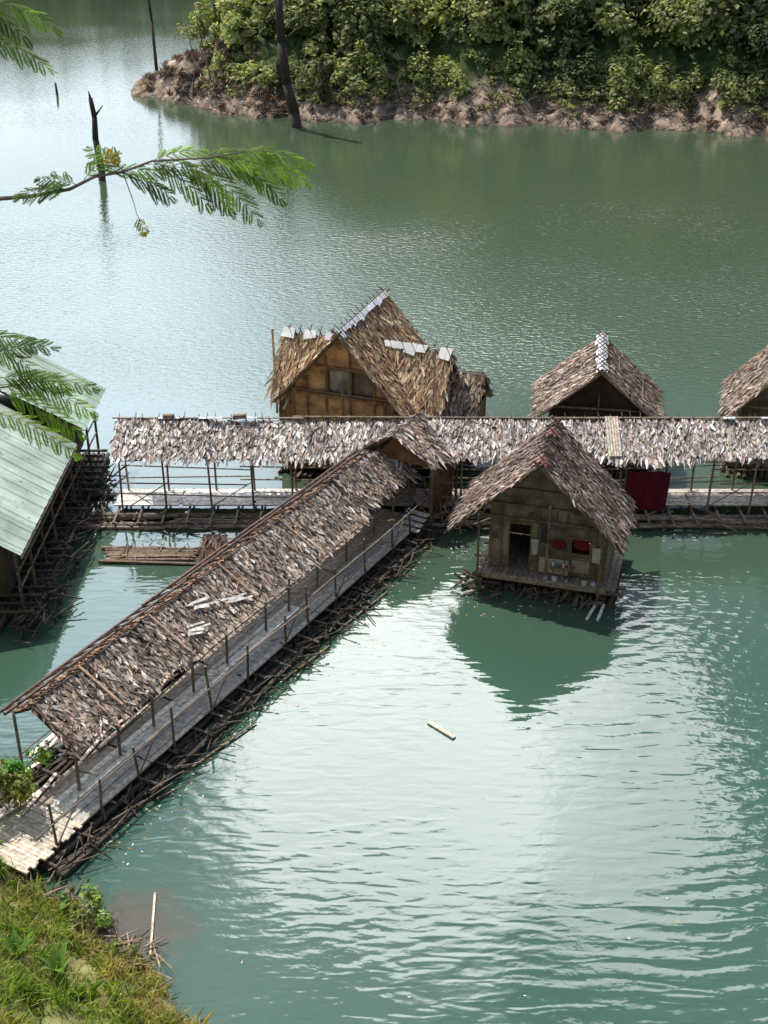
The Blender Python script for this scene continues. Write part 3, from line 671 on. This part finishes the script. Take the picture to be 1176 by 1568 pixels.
# ------------------------------------------------------------ water
m,nt,bs=new_mat('lake_water'); N=nt.nodes; L=nt.links
geo=N.new('ShaderNodeNewGeometry')
sx=N.new('ShaderNodeSeparateXYZ'); L.new(geo.outputs['Position'],sx.inputs[0])
def math_(op,a,b=None,c=None):
    n=N.new('ShaderNodeMath'); n.operation=op
    for i,v_ in enumerate((a,b,c)):
        if v_ is None: continue
        if isinstance(v_,(int,float)): n.inputs[i].default_value=v_
        else: L.new(v_,n.inputs[i])
    return n.outputs[0]
def mrange(x,a,b,c,d,smooth=True):
    n=N.new('ShaderNodeMapRange'); n.interpolation_type='SMOOTHSTEP' if smooth else 'LINEAR'
    L.new(x,n.inputs[0]); 
    for i,v_ in enumerate((a,b,c,d)): n.inputs[i+1].default_value=v_
    return n.outputs[0]
def noise(scale,detail,stretch=(1,1,1),rot=0,dist=0):
    mp=N.new('ShaderNodeMapping'); mp.inputs['Scale'].default_value=stretch; mp.inputs['Rotation'].default_value=(0,0,math.radians(rot)); L.new(geo.outputs['Position'],mp.inputs[0])
    n=N.new('ShaderNodeTexNoise'); n.inputs['Scale'].default_value=scale; n.inputs['Detail'].default_value=detail; n.inputs['Distortion'].default_value=dist; L.new(mp.outputs[0],n.inputs['Vector']); return n.outputs[0]
far=mrange(sx.outputs['Y'],46,60,0,1)
calm=mrange(sx.outputs['Y'],78,100,1,.22)
big=noise(.05,2)
farv=math_('MULTIPLY',math_('MULTIPLY',far,calm),mrange(big,.35,.65,.5,1.1))
n1=noise(2.6,2,(1,1.6,1),12,.3); n2=noise(6,2,(1,1.5,1),-20,.2)
n4=noise(1.6,1,(.55,2.0,1),-14,.6)
right=mrange(sx.outputs['X'],5.5,12,0,1)
patch=mrange(noise(.16,2),.36,.62,.3,1)
a1=math_('ADD',math_('MULTIPLY',farv,.036),math_('ADD',.0036,math_('MULTIPLY',right,.006)))
a2=math_('ADD',math_('MULTIPLY',farv,.010),.0007)
wv=N.new('ShaderNodeTexWave'); wv.wave_type='RINGS'; wv.rings_direction='SPHERICAL'; wv.inputs['Scale'].default_value=.6; wv.inputs['Distortion'].default_value=5.5; wv.inputs['Detail'].default_value=2; wv.inputs['Detail Scale'].default_value=.5
mp=N.new('ShaderNodeMapping'); mp.inputs['Location'].default_value=(-5.8,-37,0); L.new(geo.outputs['Position'],mp.inputs[0]); L.new(mp.outputs[0],wv.inputs['Vector'])
ringmask=math_('MULTIPLY',mrange(sx.outputs['X'],0,8,.2,1),patch)
nearm=mrange(sx.outputs['Y'],36,45,1,0)
hgt=math_('ADD',math_('MULTIPLY',n1,a1),math_('MULTIPLY',n2,a2))
hgt=math_('ADD',hgt,math_('MULTIPLY',math_('MULTIPLY',math_('MULTIPLY',wv.outputs['Fac'],ringmask),mrange(sx.outputs['Y'],40,46,1,0)),.0052))
hgt=math_('ADD',hgt,math_('MULTIPLY',math_('MULTIPLY',math_('MULTIPLY',n4,patch),nearm),.018))
bp=N.new('ShaderNodeBump'); bp.inputs['Distance'].default_value=1; bp.inputs['Strength'].default_value=1; L.new(hgt,bp.inputs['Height']); L.new(bp.outputs[0],bs.inputs['Normal'])
vd=N.new('ShaderNodeVectorMath'); vd.operation='DISTANCE'; L.new(geo.outputs['Position'],vd.inputs[0]); vd.inputs[1].default_value=(-5.9,20.7,0)
mn=noise(1.9,7)
dist=math_('ADD',vd.outputs['Value'],math_('MULTIPLY',mn,2.4))
mud=mrange(dist,1.7,3.0,.7,0)
mz=N.new('ShaderNodeMix'); mz.data_type='RGBA'; L.new(mrange(sx.outputs['Y'],24,48,0,1),mz.inputs[0]); mz.inputs[6].default_value=(.040,.090,.066,1); mz.inputs[7].default_value=(.052,.082,.046,1)
mx=N.new('ShaderNodeMix'); mx.data_type='RGBA'; L.new(mud,mx.inputs[0]); L.new(mz.outputs[2],mx.inputs[6]); mx.inputs[7].default_value=(.095,.065,.048,1)
L.new(mx.outputs[2],bs.inputs['Base Color'])
bs.inputs['Roughness'].default_value=.025; bs.inputs['IOR'].default_value=1.48
w=MB(); w.face([(-1500,-300,0),(1500,-300,0),(1500,1500,0),(-1500,1500,0)],(1,1,1)); w.obj('water',m)

# ------------------------------------------------------------ sky + sun
EL,AZ=59,-44
wd=bpy.data.worlds.new('World'); scene.world=wd; wd.use_nodes=True; nt=wd.node_tree; N=nt.nodes; L=nt.links
bg=N['Background']; sky=N.new('ShaderNodeTexSky'); sky.sky_type='NISHITA'; sky.sun_disc=False; sky.sun_elevation=math.radians(EL); sky.sun_rotation=math.radians(AZ); sky.air_density=1.0; sky.dust_density=1.5
tc=N.new('ShaderNodeTexCoord'); nv=N.new('ShaderNodeVectorMath'); nv.operation='NORMALIZE'; L.new(tc.outputs['Generated'],nv.inputs[0])
def wn(scale,detail):
    n=N.new('ShaderNodeTexNoise'); n.inputs['Scale'].default_value=scale; n.inputs['Detail'].default_value=detail; L.new(nv.outputs[0],n.inputs['Vector']); return n.outputs[0]
def lobe(c,a,b,amt,ns):
    c=V(c).normalized(); dt=N.new('ShaderNodeVectorMath'); dt.operation='DOT_PRODUCT'; L.new(nv.outputs[0],dt.inputs[0]); dt.inputs[1].default_value=c
    x=math_('ADD',dt.outputs['Value'],math_('MULTIPLY',math_('SUBTRACT',ns,.5),amt)); return mrange(x,a,b,0,1)
c1=wn(9,7); c2=wn(2.2,5); c3=wn(14,6)
def mixc(f,a,col):
    mm=N.new('ShaderNodeMix'); mm.data_type='RGBA'; L.new(f,mm.inputs[0]); L.new(a,mm.inputs[6]); mm.inputs[7].default_value=(*col,1); return mm.outputs[2]
x=mixc(lobe((-.45,.87,.15),.78,.99,.15,c2),sky.outputs[0],(18,20.5,23))
x=mixc(math_('MULTIPLY',mrange(c2,.5,.66,0,1),.35),x,(13,14.5,16))
x=mixc(math_('MULTIPLY',lobe((-.24,.85,.47),.972,.994,.03,c1),.8),x,(42,50,60))
x=mixc(math_('MULTIPLY',lobe((.02,.78,.625),.980,.993,.026,c1),.55),x,(80,82,84))
x=mixc(math_('MULTIPLY',lobe((.0,.765,.645),.9885,.9935,.016,c1),.9),x,(102,103,103))
x=mixc(math_('MULTIPLY',lobe((.15,.745,.65),.989,.9945,.016,c3),.6),x,(92,94,95))
x=mixc(math_('MULTIPLY',lobe((-.04,.66,.75),.985,.997,.03,c3),.2),x,(50,53,56))
L.new(x,bg.inputs['Color']); bg.inputs['Strength'].default_value=.125
sd=V((math.sin(math.radians(AZ))*math.cos(math.radians(EL)),math.cos(math.radians(AZ))*math.cos(math.radians(EL)),math.sin(math.radians(EL))))
sl=bpy.data.lights.new('sun','SUN'); sl.energy=5.0; sl.angle=math.radians(.5); sl.color=(1,.94,.86)
so=bpy.data.objects.new('sun',sl); so.rotation_euler=sd.to_track_quat('Z','Y').to_euler(); so.location=sd*100; scene.collection.objects.link(so)

cam=bpy.data.cameras.new('camera'); cam.sensor_fit='VERTICAL'; cam.sensor_height=24; cam.angle=math.radians(45); cam.clip_end=3000
co=bpy.data.objects.new('camera',cam); co.location=(0,0,22.5); co.rotation_euler=(math.radians(61.4),0,0); scene.collection.objects.link(co); scene.camera=co
scene.view_settings.view_transform='Standard'; scene.view_settings.look='None'; scene.view_settings.exposure=0
